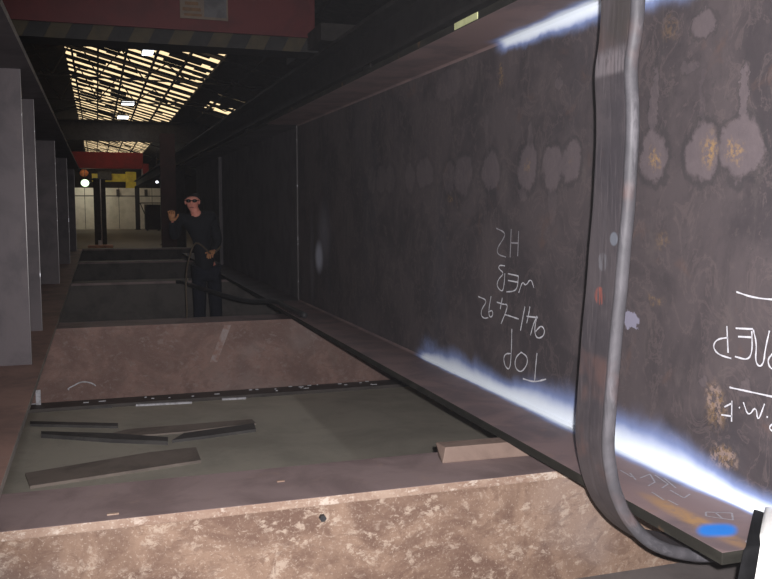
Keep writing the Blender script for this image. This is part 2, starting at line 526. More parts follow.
# deep dark cross beam that hides the roof behind it
db = empty('cross_beam', (0, 45, 5.2), 'deep dark steel cross beam below the roof between the two cranes', 'beam')
zt, zb_ = onY(120, 122, 45).z, onY(120, 140, 45).z
MB().box(-8.9, 8.9, 44.9, 45.1, zb_, zt).build('web', M['purlin'], db)
MB().box(-8.9, 8.9, 44.75, 45.25, zt, zt + .06).build('top_flange', M['purlin'], db)
MB().box(-8.9, 8.9, 44.75, 45.25, zb_ - .06, zb_).build('bottom_flange', M['purlin'], db)

# ------------------------------------------------------------------ girders
def girder(label, X_face, X_edge_near, X_edge_far, t_web, y0, y1, z0, z1, ztop, mats, stiff=(), sx=0, tf=.037):
    """plate girder; X_face is the web face on the aisle side"""
    xs = sorted((X_edge_near, X_edge_far))
    g = empty('plate_girder', ((xs[0] + xs[1]) / 2, (y0 + y1) / 2, z0), label, 'girder')
    side = 1 if X_edge_near < X_face else -1
    MB().box(min(X_face, X_face + side * t_web), max(X_face, X_face + side * t_web), y0, y1, z1, ztop).build('web', mats[0], g)
    for nm, a, b in (('bottom_flange', z0, z1), ('top_flange', ztop, ztop + tf)):
        o = MB().box(xs[0], xs[1], y0, y1, a, b, .003).build(nm, mats[3] if len(mats) > 3 and nm == 'top_flange' else mats[1], g)
        o.data.materials.append(mats[2])
        for p in o.data.polygons:
            if abs(p.normal.z) < .8: p.material_index = 1
    for Y, xe in stiff:
        a, b = sorted((X_face, xe))
        s = MB().box(a, b, Y, Y + .025, z1, ztop).build('stiffener', mats[0], g)
        e = .004
        if side > 0: MB().box(a - e, a, Y - .001, Y + .026, z1, ztop).build('weld_edge', M['bright_edge'], s)
        else: MB().box(b, b + e, Y - .001, Y + .026, z1, ztop).build('weld_edge', M['bright_edge'], s)
    return g

G1 = girder('long dark plate girder with chalk writing and sprayed white weld lines', WEB_X, EDGE_X, 2.33, .022, GY0, GY1, FL_Z0, FL_Z1, TOP_Z,
            (M['web'], M['flange'], M['edge']))
# fillet welds along both joints, and the ground end of the web
for z, s in ((FL_Z1, 1), (TOP_Z, -1)):
    m = MB()
    a = [(WEB_X - .012, GY0, z), (WEB_X, GY0, z), (WEB_X, GY0, z + s * .012)]
    m.hexa(a, [(p[0], GY1, p[2]) for p in a])
    m.build('weld_bead', M['flange'], G1)
MB().box(WEB_X - .012, WEB_X + .03, GY1, GY1 + .006, FL_Z1, TOP_Z).build('web_end', M['bright_edge'], G1)

G2 = girder('farther dark plate girder in line beyond the chalk marked one', WEB_X + .03, 1.66, 2.33, .02, 8.675, 18.4, FL_Z0, FL_Z1, TOP_Z,
            (M['steel'], M['steel'], M['edge']), [(14.5, 1.935)])
M['steel_left_edge'] = plain_steel('left_flange_edge', (.42, .38, .34), (.26, .24, .22), (.55, .48, .40))
LX = -.345
G3 = girder('grey lavender plate girder with upright stiffener plates facing the chalk marked girder', -.72, LX, -1.08, .022, 2.6, 21.0, FL_Z0, FL_Z1, TOP_Z - .01,
            (M['steel_left'], M['steel_left_flange'], M['steel_left_edge'], M['steel']), [(5.62, -.41), (7.15, -.435), (11.5, -.475), (15.5, -.46), (20.0, -.45)])

# chalk writing traced on the web (upside down, as on the plate)
def strokes(ox, oy, sc, lines, mat, w, parent, name):
    m = MB()
    for ln in lines:
        pts = [onX(ox + a * sc, oy + b * sc, WEB_X - .0015) for a, b in ln]
        # round the corners a little
        if len(pts) > 2:
            for _ in range(2):
                q = [pts[0]]
                for a, b in zip(pts, pts[1:]): q += [a.lerp(b, .25), a.lerp(b, .75)]
                q.append(pts[-1]); pts = q
        L = []; Rr = []
        for i, p in enumerate(pts):
            d = (pts[min(i + 1, len(pts) - 1)] - pts[max(i - 1, 0)])
            d = Vector((0, d.y, d.z)).normalized()
            n = Vector((0, -d.z, d.y)) * (w / 2 * (1 + .25 * math.sin(i * 1.7)))
            L.append(m.bm.verts.new(p + n)); Rr.append(m.bm.verts.new(p - n))
        for i in range(len(pts) - 1):
            m.bm.faces.new((L[i], L[i + 1], Rr[i + 1], Rr[i]))
    return m.build(name, mat, parent)
s2 = 90 / 651
strokes(470, 220, s2, [[(190, 60), (258, 92), (240, 140), (195, 205), (200, 250), (260, 268)], [(298, 65), (290, 270)], [(352, 80), (345, 262)], [(298, 165), (352, 168)]], M['chalk_soft'], .0062, G1, 'chalk_writing')
strokes(470, 220, s2, [[(252, 332), (212, 326), (206, 352), (248, 385), (203, 430), (193, 480), (232, 522), (246, 480), (252, 385)],
                       [(275, 388), (350, 405)], [(275, 437), (345, 450)], [(350, 405), (344, 485), (322, 515), (263, 520)],
                       [(352, 527), (380, 440), (402, 480), (440, 420), (462, 490)]], M['chalk'], .0058, G1, 'chalk_writing')
s3 = 90 / 521
strokes(470, 290, s3, [[(48, 38), (102, 60), (66, 112), (64, 150), (85, 165), (105, 160)], [(122, 35), (108, 115), (112, 160), (133, 150), (130, 115), (106, 128)],
                       [(155, 70), (190, 82)], [(187, 45), (175, 110)], [(190, 82), (220, 84), (206, 130), (180, 195)], [(202, 142), (235, 152), (282, 168)],
                       [(318, 95), (292, 235)], [(347, 95), (338, 150), (328, 192)], [(328, 152), (392, 160)], [(388, 150), (366, 200), (350, 262)],
                       [(384, 165), (372, 240), (388, 282), (424, 270), (434, 232), (412, 203), (380, 240)]], M['chalk'], .0066, G1, 'chalk_writing')
strokes(470, 290, s3, [[(242, 225), (240, 350), (232, 462), (205, 448), (193, 395), (206, 368), (240, 368)],
                       [(296, 360), (332, 385), (332, 432), (295, 480), (260, 450), (262, 392), (296, 360)],
                       [(388, 365), (380, 440), (374, 532)], [(306, 513), (372, 534), (440, 516)]], M['chalk'], .0066, G1, 'chalk_writing')
s1 = 80 / 257
strokes(692, 270, s1, [[(142, 70), (200, 90), (300, 98)], [(112, 180), (116, 266)], [(116, 217), (80, 222), (66, 246), (84, 272), (126, 284)],
                       [(140, 187), (196, 190)], [(148, 214), (190, 216)], [(192, 196), (194, 262), (180, 290), (138, 278)],
                       [(197, 192), (208, 238), (203, 292), (216, 312), (230, 300), (236, 250), (249, 195)], [(262, 265), (242, 288), (250, 315), (270, 322)],
                       [(276, 200), (280, 300)],
                       [(120, 377), (180, 390), (300, 416)]], M['chalk'], .0052, G1, 'chalk_writing')
strokes(692, 270, s1, [[(128, 420), (127, 487)], [(94, 465), (128, 470)], [(104, 440), (128, 428)], [(151, 440), (154, 444)],
                       [(165, 425), (181, 472), (206, 435), (211, 491), (233, 430)], [(240, 470), (243, 474)], [(268, 488), (246, 504), (258, 520), (280, 520)]], M['chalk'], .0048, G1, 'chalk_writing')
# faint chalk scribbles on the bottom flange
def flange_strokes(lines, w, name='chalk_scribble'):
    m = MB()
    for ln in lines:
        pts = [onZ(a, b, FL_Z1 + .0015) for a, b in ln]
        for a, b in zip(pts, pts[1:]):
            d = (b - a).normalized(); n = Vector((-d.y, d.x, 0)) * w / 2
            m.bm.faces.new([m.bm.verts.new(q) for q in (a + n, b + n, b - n, a - n)])
    return m.build(name, M['chalk_soft'], G1)
for ln_ in ([(706, 516), (733, 520), (732, 513), (706, 512), (706, 516)], [(716, 513), (722, 518)], [(746, 541), (752, 539), (754, 543), (748, 544), (746, 541)],
                [(640, 478), (650, 474), (655, 482), (648, 486)], [(655, 475), (668, 484), (662, 488)], [(664, 478), (676, 488)], [(670, 490), (684, 498), (690, 494)],
                [(652, 492), (664, 500)], [(630, 473), (636, 480)], [(620, 470), (632, 477)], [(668, 500), (678, 505)]):
    flange_strokes([ln_], .006)
# strip of bright tape on the edge of the top flange
p = onX(463, 18, EDGE_X - .003)
MB().box(EDGE_X - .004, EDGE_X - .0005, p.y - .16, p.y + .10, TOP_Z + .004, TOP_Z + .034).build('tape', M['tape'], G1, label='yellow green reflective tape')
# ------------------------------------------------------------------ support beams
def make_beam(Y, mats, label, group=None, proud=.010, depth=.40, foot=.10):
    b = empty('support_beam', (1.0, Y + depth / 2, 0), label, 'beam', group)
    x0, x1 = -2.6, 4.6
    tp = MB().box(x0, x1, Y - proud, Y + depth, BEAM_Z - .034, BEAM_Z, .004).build('top_plate', mats[1], b)
    tp.data.materials.append(mats[2])
    for q in tp.data.polygons:
        if q.normal.y < -.5: q.material_index = 1
    MB().box(x0, x1, Y, Y + .03, .03, BEAM_Z - .034).build('front_web', mats[0], b)
    MB().box(x0, x1, Y + depth - .05, Y + depth - .02, .03, BEAM_Z - .034).build('rear_web', mats[0], b)
    MB().box(x0, x1, Y - foot, Y + depth + .05, 0, .03, .004).build('bottom_plate', mats[3], b)
    return b
BY = [onZ(285, 500, BEAM_Z).y, onZ(190, 323, BEAM_Z).y, onZ(130, 282, BEAM_Z).y, 17.6, 23.0]
near = make_beam(BY[0], (M['beam_face'], M['beam_top'], M['beam_lip'], M['beam_dark']), 'pale flaking rusty support beam under the lifting sling and timber block')
mid = make_beam(BY[1], (M['beam2_face'], M['beam_top'], M['beam2_face'], M['beam_dark']), 'red brown rusty support beam behind the loose bars on the floor', foot=.24)
far3 = make_beam(BY[2], (M['beam_dark'], M['beam_dark'], M['beam_top'], M['beam_dark']), 'dark support beam beneath the black hose, beyond the red brown beam')
for k, Y in enumerate(BY[3:]):
    c = copy_tree(far3); c.location.y = Y + .2
    c['label'] = 'dark support beam in the gloom past the standing worker'; c['group'] = 'far dark support beams'
# bolt stub on the near beam's face and white drip mark on the mid beam
p = onY(322, 517, BY[0])
m = MB(); m.cyl((p.x, BY[0] + .002, p.z), (p.x, BY[0] - .02, p.z), .013, 6); m.build('bolt_stub', M['black_rubber'], near)
a, b = onY(228, 325, BY[1]), onY(214, 362, BY[1])
m = MB(); m.hexa([a + Vector((-.035, -.001, 0)), a + Vector((.03, -.001, 0)), b + Vector((.03, -.001, 0)), b + Vector((-.04, -.001, 0))],
                 [a + Vector((-.035, -.003, 0)), a + Vector((.03, -.003, 0)), b + Vector((.03, -.003, 0)), b + Vector((-.04, -.003, 0))])
m.build('paint_smear', simple('pale_smear', (.34, .28, .27), (.27, .16, .13), .8, 0, 12), mid)
# rust spots and chips on the near beam's top
for k, (px, py, L) in enumerate([(281, 482, .03), (113, 515, .04)]):
    q = onZ(px, py, BEAM_Z)
    if q.y > BY[0] + .01:
        MB().box(q.x - L / 2, q.x + L / 2, q.y, q.y + .012, BEAM_Z - .001, BEAM_Z + .004, .001).build('rust_flake', M['beam_lip'], near)

# packing timbers between beams and girder flanges
def timber(x0, x1, y0, y1, label, group=None, rotz=0.0, h=FL_Z0 - BEAM_Z):
    c = Vector(((x0 + x1) / 2, (y0 + y1) / 2, BEAM_Z))
    m = MB().box(x0 - c.x, x1 - c.x, y0 - c.y, y1 - c.y, 0, h, .004)
    for v in m.bm.verts:
        v.co.x += .006 * math.sin(v.co.y * 40 + v.co.z * 50)
    o = m.build('timber_block', M['wood'])
    o.location = c; o.rotation_euler.z = rotz
    return tag(o, label, 'timber', group)
q = onZ(445, 464, BEAM_Z)
timber(q.x, q.x + .44, q.y, q.y + .085, 'short weathered timber block jutting out from under the chalk marked girder', None, -.04)
for Y in (BY[0], BY[1]):
    for x0, x1 in ((2.02, 2.3), (-1.0, -.5)):
        timber(x0, x1, Y + .12, Y + .22, 'weathered timber packing block under a girder flange', 'packing timbers under the girders')
for Y in (BY[2], BY[3]):
    for x0, x1 in ((1.8, 2.25), (-1.0, -.5)):
        timber(x0, x1, Y + .12, Y + .22, 'weathered timber packing block under a girder flange', 'packing timbers under the girders')

# ------------------------------------------------------------------ lifting sling around the near girder
SLX = 1.525
SW, ST = .165, .030
vert = [(620, -62), (620, -30), (620, 0), (617, 40), (613, 72), (615, 110), (614, 150), (611, 200), (607, 250), (603, 300), (598, 350), (594, 400), (592, 430)]
path = []
for px, py in vert:
    path.append(onX(px, py, SLX))
low = [(594, 458), (600, 485), (612, 510), (634, 532), (664, 543), (700, 545)]
yl = path[-1].y
for px, py in low:
    path.append(onY(px, py, yl))
zl = path[-1].z
path.append(Vector((2.25, yl, zl + .01))); path.append(Vector((2.40, yl, zl + .08))); path.append(Vector((2.44, yl, .80)))
path += [Vector((2.44, yl - .02, z)) for z in (1.2, 1.7, 2.2, 2.5)]
zc = TOP_Z + .037 + ST / 2 + .012
path += [Vector((2.40, yl - .04, zc - .03)), Vector((2.30, yl - .05, zc)), Vector((1.95, yl - .06, zc)), Vector((1.62, yl - .06, zc)), Vector((1.55, yl - .06, zc - .03))]
# smooth closed loop
def catmull(pts, n=5):
    out = []
    N = len(pts)
    for i in range(N):
        p0, p1, p2, p3 = pts[i - 1], pts[i], pts[(i + 1) % N], pts[(i + 2) % N]
        for k in range(n):
            t = k / n
            out.append(.5 * ((2 * p1) + (p2 - p0) * t + (2 * p0 - 5 * p1 + 4 * p2 - p3) * t * t + (3 * p1 - p0 - 3 * p2 + p3) * t ** 3))
    return out
loop = catmull(path)
def sweep(loop, section):
    m = MB(); N = len(loop); rings = []
    for i, p in enumerate(loop):
        d = loop[(i + 1) % N] - loop[i - 1]; d = Vector((d.x, 0, d.z)).normalized()
        out_ = Vector((d.z, 0, -d.x))       # away from the girder
        wob = .0015 * math.sin(i * .31) + .0008 * math.sin(i * .83)
        rings.append([m.bm.verts.new(p + Vector((0, a + wob, 0)) + out_ * b) for a, b in section])
    for i in range(N):
        A, B = rings[i], rings[(i + 1) % N]
        for k in range(len(section)):
            m.bm.faces.new((A[k], A[(k + 1) % len(section)], B[(k + 1) % len(section)], B[k]))
    return m
sl = empty('lifting_sling', (1.6, yl, 0.45), 'dark grey rubberised webbing sling looped around the chalk marked girder', 'sling')
hw, ht = SW / 2, ST / 2
sec = [(-hw, -ht)]
ribs = 2
for k in range(ribs):
    a0 = -hw + SW * k / ribs; a1 = -hw + SW * (k + 1) / ribs
    sec += [(a0 + .002, ht - .0006), (a0 + .012, ht), (a1 - .012, ht), (a1 - .002, ht - .0006)]
sec += [(hw, -ht)]
sweep(loop, sec).build('band', M['sling'], sl, smooth=False)
r = .021
tube = [(-hw - r * .55 + r * math.cos(t * math.pi / 5) * .9, r * math.sin(t * math.pi / 5) * 1.05) for t in range(10)]
sweep(loop, tube).build('edge_binding', M['sling_edge_lit'], sl, smooth=True, label='rolled edge with its lit tone painted in')
tube = [(hw + .006 * math.cos(t * math.pi / 3), .012 * math.sin(t * math.pi / 3)) for t in range(6)]
sweep(loop, tube).build('edge_seam', M['black_rubber'], sl, smooth=True)

# ------------------------------------------------------------------ things near the floor
def slab(px, z0, t, name, mat, label, cat, group=None):
    b = [onZ(a, c, z0 + t) for a, c in px]
    n = (b[1] - b[0]).cross(b[2] - b[1]).z
    if n < 0: b.reverse()
    cen = sum(b, Vector()) / len(b)
    o = MB().hexa([Vector((q.x, q.y, z0)) - Vector((cen.x, cen.y, z0)) for q in b], [Vector((q.x, q.y, z0 + t)) - Vector((cen.x, cen.y, z0)) for q in b])
    o = o.build(name, mat)
    o.location = (cen.x, cen.y, z0)
    return tag(o, label, cat, group)
slab([(25, 473), (150, 452), (196, 447), (201, 460), (30, 486)], 0, .018, 'steel_offcut', M['plate_brown'], 'flat rusty brown steel offcut lying by the pale rusty beam', 'offcut')
slab([(41, 431), (112, 433), (168, 437), (168, 441), (112, 439), (41, 434)], 0, .03, 'steel_bar', M['bar'], 'thin oily black bar on the floor, end to end with a wider strip', 'bar')
slab([(172, 440), (184, 433), (254, 423), (256, 429), (205, 436)], 0, .022, 'steel_strip', M['bar'], 'wider oily black strip whose end meets a thin bar', 'strip')
slab([(30, 421), (118, 423), (118, 426), (30, 424)], 0, .02, 'steel_rod', M['bar'], 'thinnest black flat rod nearest the red brown beam', 'rod')
slab([(112, 433), (128, 429), (252, 419), (256, 423), (180, 432), (128, 436)], 0, .012, 'steel_sheet_strip', M['plate_brown'], 'brown sheet strip lying behind the wider black strip', 'strip')
# flakes of slag along the foot of the mid beam
m = MB()
for k in range(34):
    px = random.uniform(32, 380); py = 406 - (px - 30) * .062 + random.uniform(-4, 1)
    q = onZ(px, py, .03)
    if q.y > BY[1] - .02 or q.y < BY[1] - .22: continue
    L = random.uniform(.006, .03)
    m.box(q.x - L, q.x + L, q.y - .006, q.y + .006, .03, .036)
m.build('slag_chips', M['chip'], None, label='pale slag chips scattered along the foot of the red brown beam', cat='slag', kind='stuff')
for k, (px0, px1, py) in enumerate([(136, 192, 406), (40, 112, 411), (222, 246, 400)]):
    q, w_ = onZ(px0, py, .0), onZ(px1, py - (px1 - px0) * .05, .0)
    o = MB().bar(Vector((q.x, q.y, .008)), Vector((w_.x, w_.y, .008)), .03, .016).build('weld_scrap', M['chip'] if k != 1 else M['bar'])
    tag(o, ['pale flat scrap strip at the foot of the red brown beam', 'long black scrap strip at the foot of the red brown beam', 'short pale scrap at the foot of the red brown beam'][k], 'scrap')
# thin white wire bent into an arch in front of the mid beam
arch = [(69, 390), (75, 385), (82, 382), (91, 383), (97, 387), (99, 391)]
pts = catmull([onY(a, b, BY[1] - .05) for a, b in arch], 4)[:-8]
o = MB().tube([Vector((q.x, q.y, max(q.z, .037))) for q in pts], .006, 6).build('wire_loop', M['chip'], None, True, 'thin white wire bent in an arch against the red brown beam', 'wire')
# two white upright chips at the left girder's flange
p = onY(38, 390, BY[1] - .06)
m = MB().box(p.x - .02, p.x + .02, p.y - .01, p.y + .01, .03, .16); m.build('welding_rod_stub', M['chip'], None, False, 'short white upright rod stub at the foot of the red brown beam', 'rod')

# low grey steel packer plates standing in front of the near beam
a = onZ(556, 572, .27)
m = MB()
y_b = BY[0] - .11
m.hexa([(a.x, y_b, 0), (a.x - .12, 1.7, 0), (3.4, 1.7, 0), (3.4, y_b, 0)], [(a.x, y_b, .27), (a.x - .12, 1.7, .27), (3.4, 1.7, .27), (3.4, y_b, .27)])
m.build('packing_plate', plain_steel('grey_packer', (.16, .14, .135), (.11, .098, .095), (.24, .17, .13), False), None, False, 'low grey steel packing slab on the floor before the pale rusty beam', 'slab')

# black rubber sheet and white rag over the end of the bottom flange
def drape(name, mat, X0, lift, lump_h, label, cat, drop):
    m = MB(); nu, nv = 18, 26; grid = []
    for i in range(nu + 1):
        row = []; u = i / nu
        for j in range(nv + 1):
            s = j / nv * drop
            lump = lump_h * math.exp(-((u - .62) / .36) ** 2) * (1 + .25 * math.sin(9 * u + 5 * s))
            X = X0 + u * .42
            if s < .26:
                back = .26 - s
                Y = GY0 + back - .02 - lift; Z = FL_Z1 + lift + (lump + .008) * math.sin(min(1, s / .26) * math.pi * .62) + lump_h * .08 * (1 + math.sin(14 * u + 8 * s))
                X += back * 1.0 * (1 - u)
            else:
                k = s - .26
                Y = GY0 - .016 - lift - lump * .4 * math.exp(-k * 3) - lump_h * .13 * (1 + math.sin(13 * u + k * 9)); Z = FL_Z1 + lift + .006 + (lump + .008) * .93 * math.exp(-k * 9) - k
                X -= .22 * min(k, .3) * (1 - u)
            row.append(m.bm.verts.new((X, Y, Z)))
        grid.append(row)
    for i in range(nu):
        for j in range(nv):
            m.bm.faces.new((grid[i][j], grid[i + 1][j], grid[i + 1][j + 1], grid[i][j + 1]))
    o = m.build(name, mat, None, True, label, cat)
    sd = o.modifiers.new('thickness', 'SOLIDIFY'); sd.thickness = .003
drape('rubber_sheet', simple('matt_black_rubber', (.012, .012, .013), None, .9, 0, 20, .1, .1), 1.68, .006, .012, 'black rubber sheet under the white rag on the girder end', 'rubber sheet', .50)
drape('cotton_rag', M['rag'], 1.715, .018, .075, 'white cotton rag draped over the end of the chalk marked girder', 'rag', .62)

# ------------------------------------------------------------------ overhead crane, red, with hazard stripes
CY = 11.0
zr = onY(130, 27, CY).z
zs = onY(130, 42, CY).z
cr = empty('overhead_crane', (-.9, CY, zs), 'dull red overhead crane girder with hazard stripes and a rating plate', 'crane')
x0, x1 = -5.7, 2.72
g = MB().box(x0, x1, CY, CY + .6, zr, zr + 1.0, .01).build('box_girder', M['red'], cr)
MB().box(x0, x1, CY - .035, CY, zr + .0, zr + .02).build('lower_lip', M['red'], cr)
MB().box(x0, x1, CY + .02, CY + .5, zs + .002, zr).build('bottom_flange', M['hz_k'], cr)
stp = .47
X = x0; k = 0
sk = .09
while X < x1 - .3:
    w = stp / 2
    for kk, mt in ((0, 'hz_y'), (1, 'hz_k')):
        a = X + kk * w
        bot = [(a, CY + .018, zs), (a + w - .002, CY + .018, zs), (a + w + sk - .002, CY + .018, zr - .001), (a + sk, CY + .018, zr - .001)]
        MB().hexa(bot, [(q[0], CY - .002, q[2]) for q in bot]).build('hazard_stripe', M[mt], cr)
    X += stp
a, b = onY(180, 18, CY), onY(228, 20, CY)
rp = MB().box(a.x, b.x, CY - .014, CY, a.z, a.z + .42, .003).build('rating_plate', M['plate'], cr, label='pale rating plate')
mx = (a.x + b.x) / 2
MB().box(a.x + .03, mx - .04, CY - .017, CY - .0135, a.z + .09, a.z + .13).build('plate_print', M['plate_ink'], rp)
MB().box(a.x + .06, mx - .07, CY - .017, CY - .0135, a.z + .16, a.z + .20).build('plate_print', M['plate_ink'], rp)
MB().box(a.x + .05, mx - .03, CY - .017, CY - .0135, a.z + .03, a.z + .06).build('plate_print', M['plate_ink'], rp)
MB().box(mx + .0, b.x - .02, CY - .017, CY - .0135, a.z + .03, a.z + .39).build('plate_print', M['plate_grey'], rp)
# end carriage and runway
MB().box(x1 - .1, x1 + .35, CY - .7, CY + 1.3, zs + .025, zr + .06, .01).build('end_carriage', M['purlin'], cr)
MB().box(x0 - .35, x0 + .1, CY - .7, CY + 1.3, zs + .025, zr + .06, .01).build('end_carriage', M['purlin'], cr)
for X, lb in ((2.85, 'dark crane runway beam above and behind the chalk marked girder'), (-6.1, 'dark crane runway beam along the far side of the stiffened girder')):
    rb = empty('runway_beam', (X + .1, 40, zs - .5), lb, 'beam')
    MB().box(X + .09, X + .13, SY0 + .2, 70, zs - .42, zs - .02).build('web', M['purlin'], rb)
    MB().box(X - .08, X + .30, SY0 + .2, 70, zs - .02, zs + .02).build('top_flange', M['purlin'], rb)
    MB().box(X - .08, X + .30, SY0 + .2, 70, zs - .46, zs - .42).build('bottom_flange', M['purlin'], rb)
    for Y in [1, 9, 17, 25, 33, 41, 69]:
        cl = empty('crane_column', (X + .11, Y, 0), 'dark steel column carrying a crane runway', 'column', 'columns under the crane runways')
        MB().box(X - .05, X + .27, Y - .01, Y + .01, .03, zs - .46).build('web', M['purlin'], cl)
        for xx in (X - .06, X + .26):
            MB().box(xx, xx + .02, Y - .12, Y + .12, .03, zs - .46).build('flange', M['purlin'], cl)
        MB().box(X - .12, X + .34, Y - .18, Y + .18, 0, .03).build('base_plate', M['purlin'], cl)

# ------------------------------------------------------------------ lamps under the roof
M['lamp'] = simple('lamp_housing', (.12, .12, .12), None, .5)
def lit(name, c, s):
    m = bpy.data.materials.new(name); m.use_nodes = True
    b = m.node_tree.nodes['Principled BSDF']
    b.inputs['Base Color'].default_value = (*c, 1); b.inputs['Emission Color'].default_value = (*c, 1); b.inputs['Emission Strength'].default_value = s
    return m
M['tube'] = lit('lamp_tube', (.92, .95, 1.0), 3.0)
def ceiling_lamp(c, hw_, label, power):
    Y = c.y
    t = empty('ceiling_lamp', c, label, 'lamp', 'workshop lamps under the roof')
    MB().box(c.x - hw_, c.x + hw_, Y - .5, Y + .5, c.z + .05, c.z + .12, .01).build('housing', M['lamp'], t)
    MB().box(c.x - hw_ + .02, c.x + hw_ - .02, Y - .48, Y + .48, c.z, c.z + .05).build('diffuser', M['tube'], t)
    for yy in (-.35, .35):
        MB().bar((c.x, Y + yy, c.z + .12), (c.x, Y + yy, rz(c.x) - .004), .012).build('hanger_rod', M['lamp'], t)
    l = bpy.data.lights.new('lamp_light', 'AREA'); l.shape = 'RECTANGLE'; l.size = hw_ * 2; l.size_y = .96; l.energy = power; l.color = (.95, .96, 1.0)
    o = bpy.data.objects.new('lamp_light', l); col.objects.link(o); setparent(o, t); o.location = c - Vector((0, 0, .006))
for px, py, Y, hw_, lb in ((128, 104, 40.0, .28, 'larger white lamp under the roof gaps, next to last before the dark cross beam'),
                           (123, 118, 43.2, .26, 'white lamp hanging just before the dark cross beam'),
                           (148, 53, 27.0, .17, 'pale lamp among the wide roof gaps just past the striped crane')):
    ceiling_lamp(onY(px, py, Y), hw_, lb, 20)
for Y in (-5, 1, 7, 15):  # lamps out of view, added to give the hall a dim neutral fill
    ceiling_lamp(Vector((1.3, Y, 6.55)), .28, 'added unseen fill lamp over the girders before the striped crane', 8)

# ------------------------------------------------------------------ far end of the hall
# second crane
Y2 = 58.0
a, b = onY(75, 168, Y2), onY(150, 153, Y2)
c2 = empty('overhead_crane', (-1, Y2, a.z), 'bright red crane girder far down the hall', 'crane')
MB().box(-5.6, 2.9, Y2, Y2 + .7, a.z, b.z, .02).build('box_girder', M['red_far'], c2)
MB().box(-6.15, -5.5, Y2 - .8, Y2 + 1.4, zs + .025, a.z + .3).build('end_carriage', M['red_far'], c2)
MB().box(2.85, 3.2, Y2 - .8, Y2 + 1.4, zs + .025, a.z + .3).build('end_carriage', M['red_far'], c2)
# lamp lighting the end bay
for px, py, Y in ((85, 183, 69.0), (157, 182, 66.0)):
    c = onY(px, py, Y)
    t = empty('end_bay_lamp', c, 'pale greenish lamp glowing beside the yellow gantry' if px < 100 else 'tiny white lamp above the end bay partition', 'lamp')
    s = .30 if px < 100 else .10
    MB().ball(c, s, s * .6, s * .9).build('bulb', lit('green_white_bulb', (.72, 1.0, .62), 2.2) if px < 100 else M['tube'], t, True)
    l = bpy.data.lights.new('bulb_light', 'POINT'); l.energy = 110 if px < 100 else 50; l.shadow_soft_size = s * 1.1; l.color = (1, .95, .8)
    lo = bpy.data.objects.new('bulb_light', l); col.objects.link(lo); setparent(lo, t); lo.location = c + Vector((0, s * 1.2 + .1, 0))
    MB().bar((c.x, Y, c.z + s * .8), (c.x, Y, rz(c.x)), .04).build('cord', M['lamp'], t)
# corrugated partition
YP = 72.0
M['sheet'] = simple('beige_sheet', (.74, .68, .60), (.62, .57, .50), .7, 0, 1.5)
pl, pr = onY(78, 190, YP), onY(158, 190, YP)
zt = onY(120, 188, YP).z
zj = onY(120, 196, YP).z
part = empty('partition', ((pl.x + pr.x) / 2, YP, 0), 'beige sheet metal partition across the end of the hall', 'partition')
npan = 6
wd = (pr.x - pl.x + 1.6) / npan
for k in range(npan):
    xa = pl.x - .8 + k * wd
    for z0, z1, nm in ((.0, zj - .04, 'panel'), (zj + .04, zt, 'upper_panel')):
        m = MB(); n = 12
        for r_ in range(n):
            xx = xa + .02 + (wd - .04) * r_ / n
            m.box(xx, xx + (wd - .04) / n, YP - (.03 if r_ % 2 else 0), YP + .03, z0, z1)
        m.build(nm, M['sheet'], part)
MB().box(pl.x - .8, pr.x + .8, YP + .03, YP + .12, zj - .06, zj + .06).build('rail', M['wall'], part)
for px in (118, 146):
    q = onY(px, 192, YP - .05)
    MB().box(q.x - .12, q.x + .12, YP - .12, YP - .03, zj - .05, zt - .1).build('bracket', M['wall'], part)
# yellow gantry behind the partition
YG = 74.6
M['yellow'] = simple('gantry_yellow', (.80, .62, .05), (.62, .46, .05), .5, 0, 2)
ga = empty('yellow_gantry', (onY(112, 180, YG).x, YG, 0), 'yellow gantry standing behind the beige partition', 'gantry')
a, b = onY(92, 184, YG), onY(129, 174, YG)
MB().box(a.x, b.x, YG, YG + .5, a.z + .2, b.z, .03).build('beam', M['yellow'], ga)
q0, q1 = onY(126, 190, YG), onY(136, 172, YG)
MB().box(q0.x, q1.x, YG - .1, YG + .6, q0.z, q1.z, .03).build('hoist_box', M['yellow'], ga)
MB().box(q0.x + .3, q1.x - .3, YG, YG + .4, 0, q0.z).build('leg', M['yellow'], ga)
MB().box(a.x + .1, a.x + .5, YG, YG + .4, 0, a.z + .2).build('leg', M['yellow'], ga)
q = onY(104, 176, YG - .2)
MB().box(q.x - .5, q.x + .6, YG - .35, YG, q.z - .35, q.z + .35, .05).build('hoist_trolley', M['wall'], ga)
MB().ball(onY(84, 173, YG - 1), .35, .35, .3).build('warning_light', simple('orange_cap', (.8, .25, .08), None, .5), ga, True)

# dark post with a pale pole and a foot board, on the way to the partition
YT = 40.0
p0, p1 = onY(93, 180, YT), onY(107, 236, YT)
dp = empty('dark_post', ((p0.x + p1.x) / 2, YT, 0), 'broad dark post standing before the beige partition', 'post')
MB().box(p0.x, p1.x, YT, YT + .25, .03, p0.z, .01).build('shaft', M['purlin'], dp)
MB().box(p0.x - .08, p1.x + .08, YT - .08, YT + .33, 0, .03).build('base_plate', M['purlin'], dp)
MB().box(p0.x - .05, p1.x + .05, YT - .05, YT + .30, p0.z, p0.z + .06).build('cap', M['purlin'], dp)
q0, q1 = onY(100, 178, 39.0), onY(100, 242, 39.0)
sp = empty('pole_stand', (q1.x, 39.0, 0), 'thin pale pole on a flat foot board before the dark post', 'pole')
M['pale'] = simple('pale_steel_pole', (.50, .48, .50), (.40, .38, .40), .4)
MB().cyl((q0.x, 39.0, .12), (q0.x, 39.0, q0.z), .022, 8).build('pole', M['pale'], sp, True)
fa, fb = onY(88, 243, 38.9), onY(113, 243, 38.9)
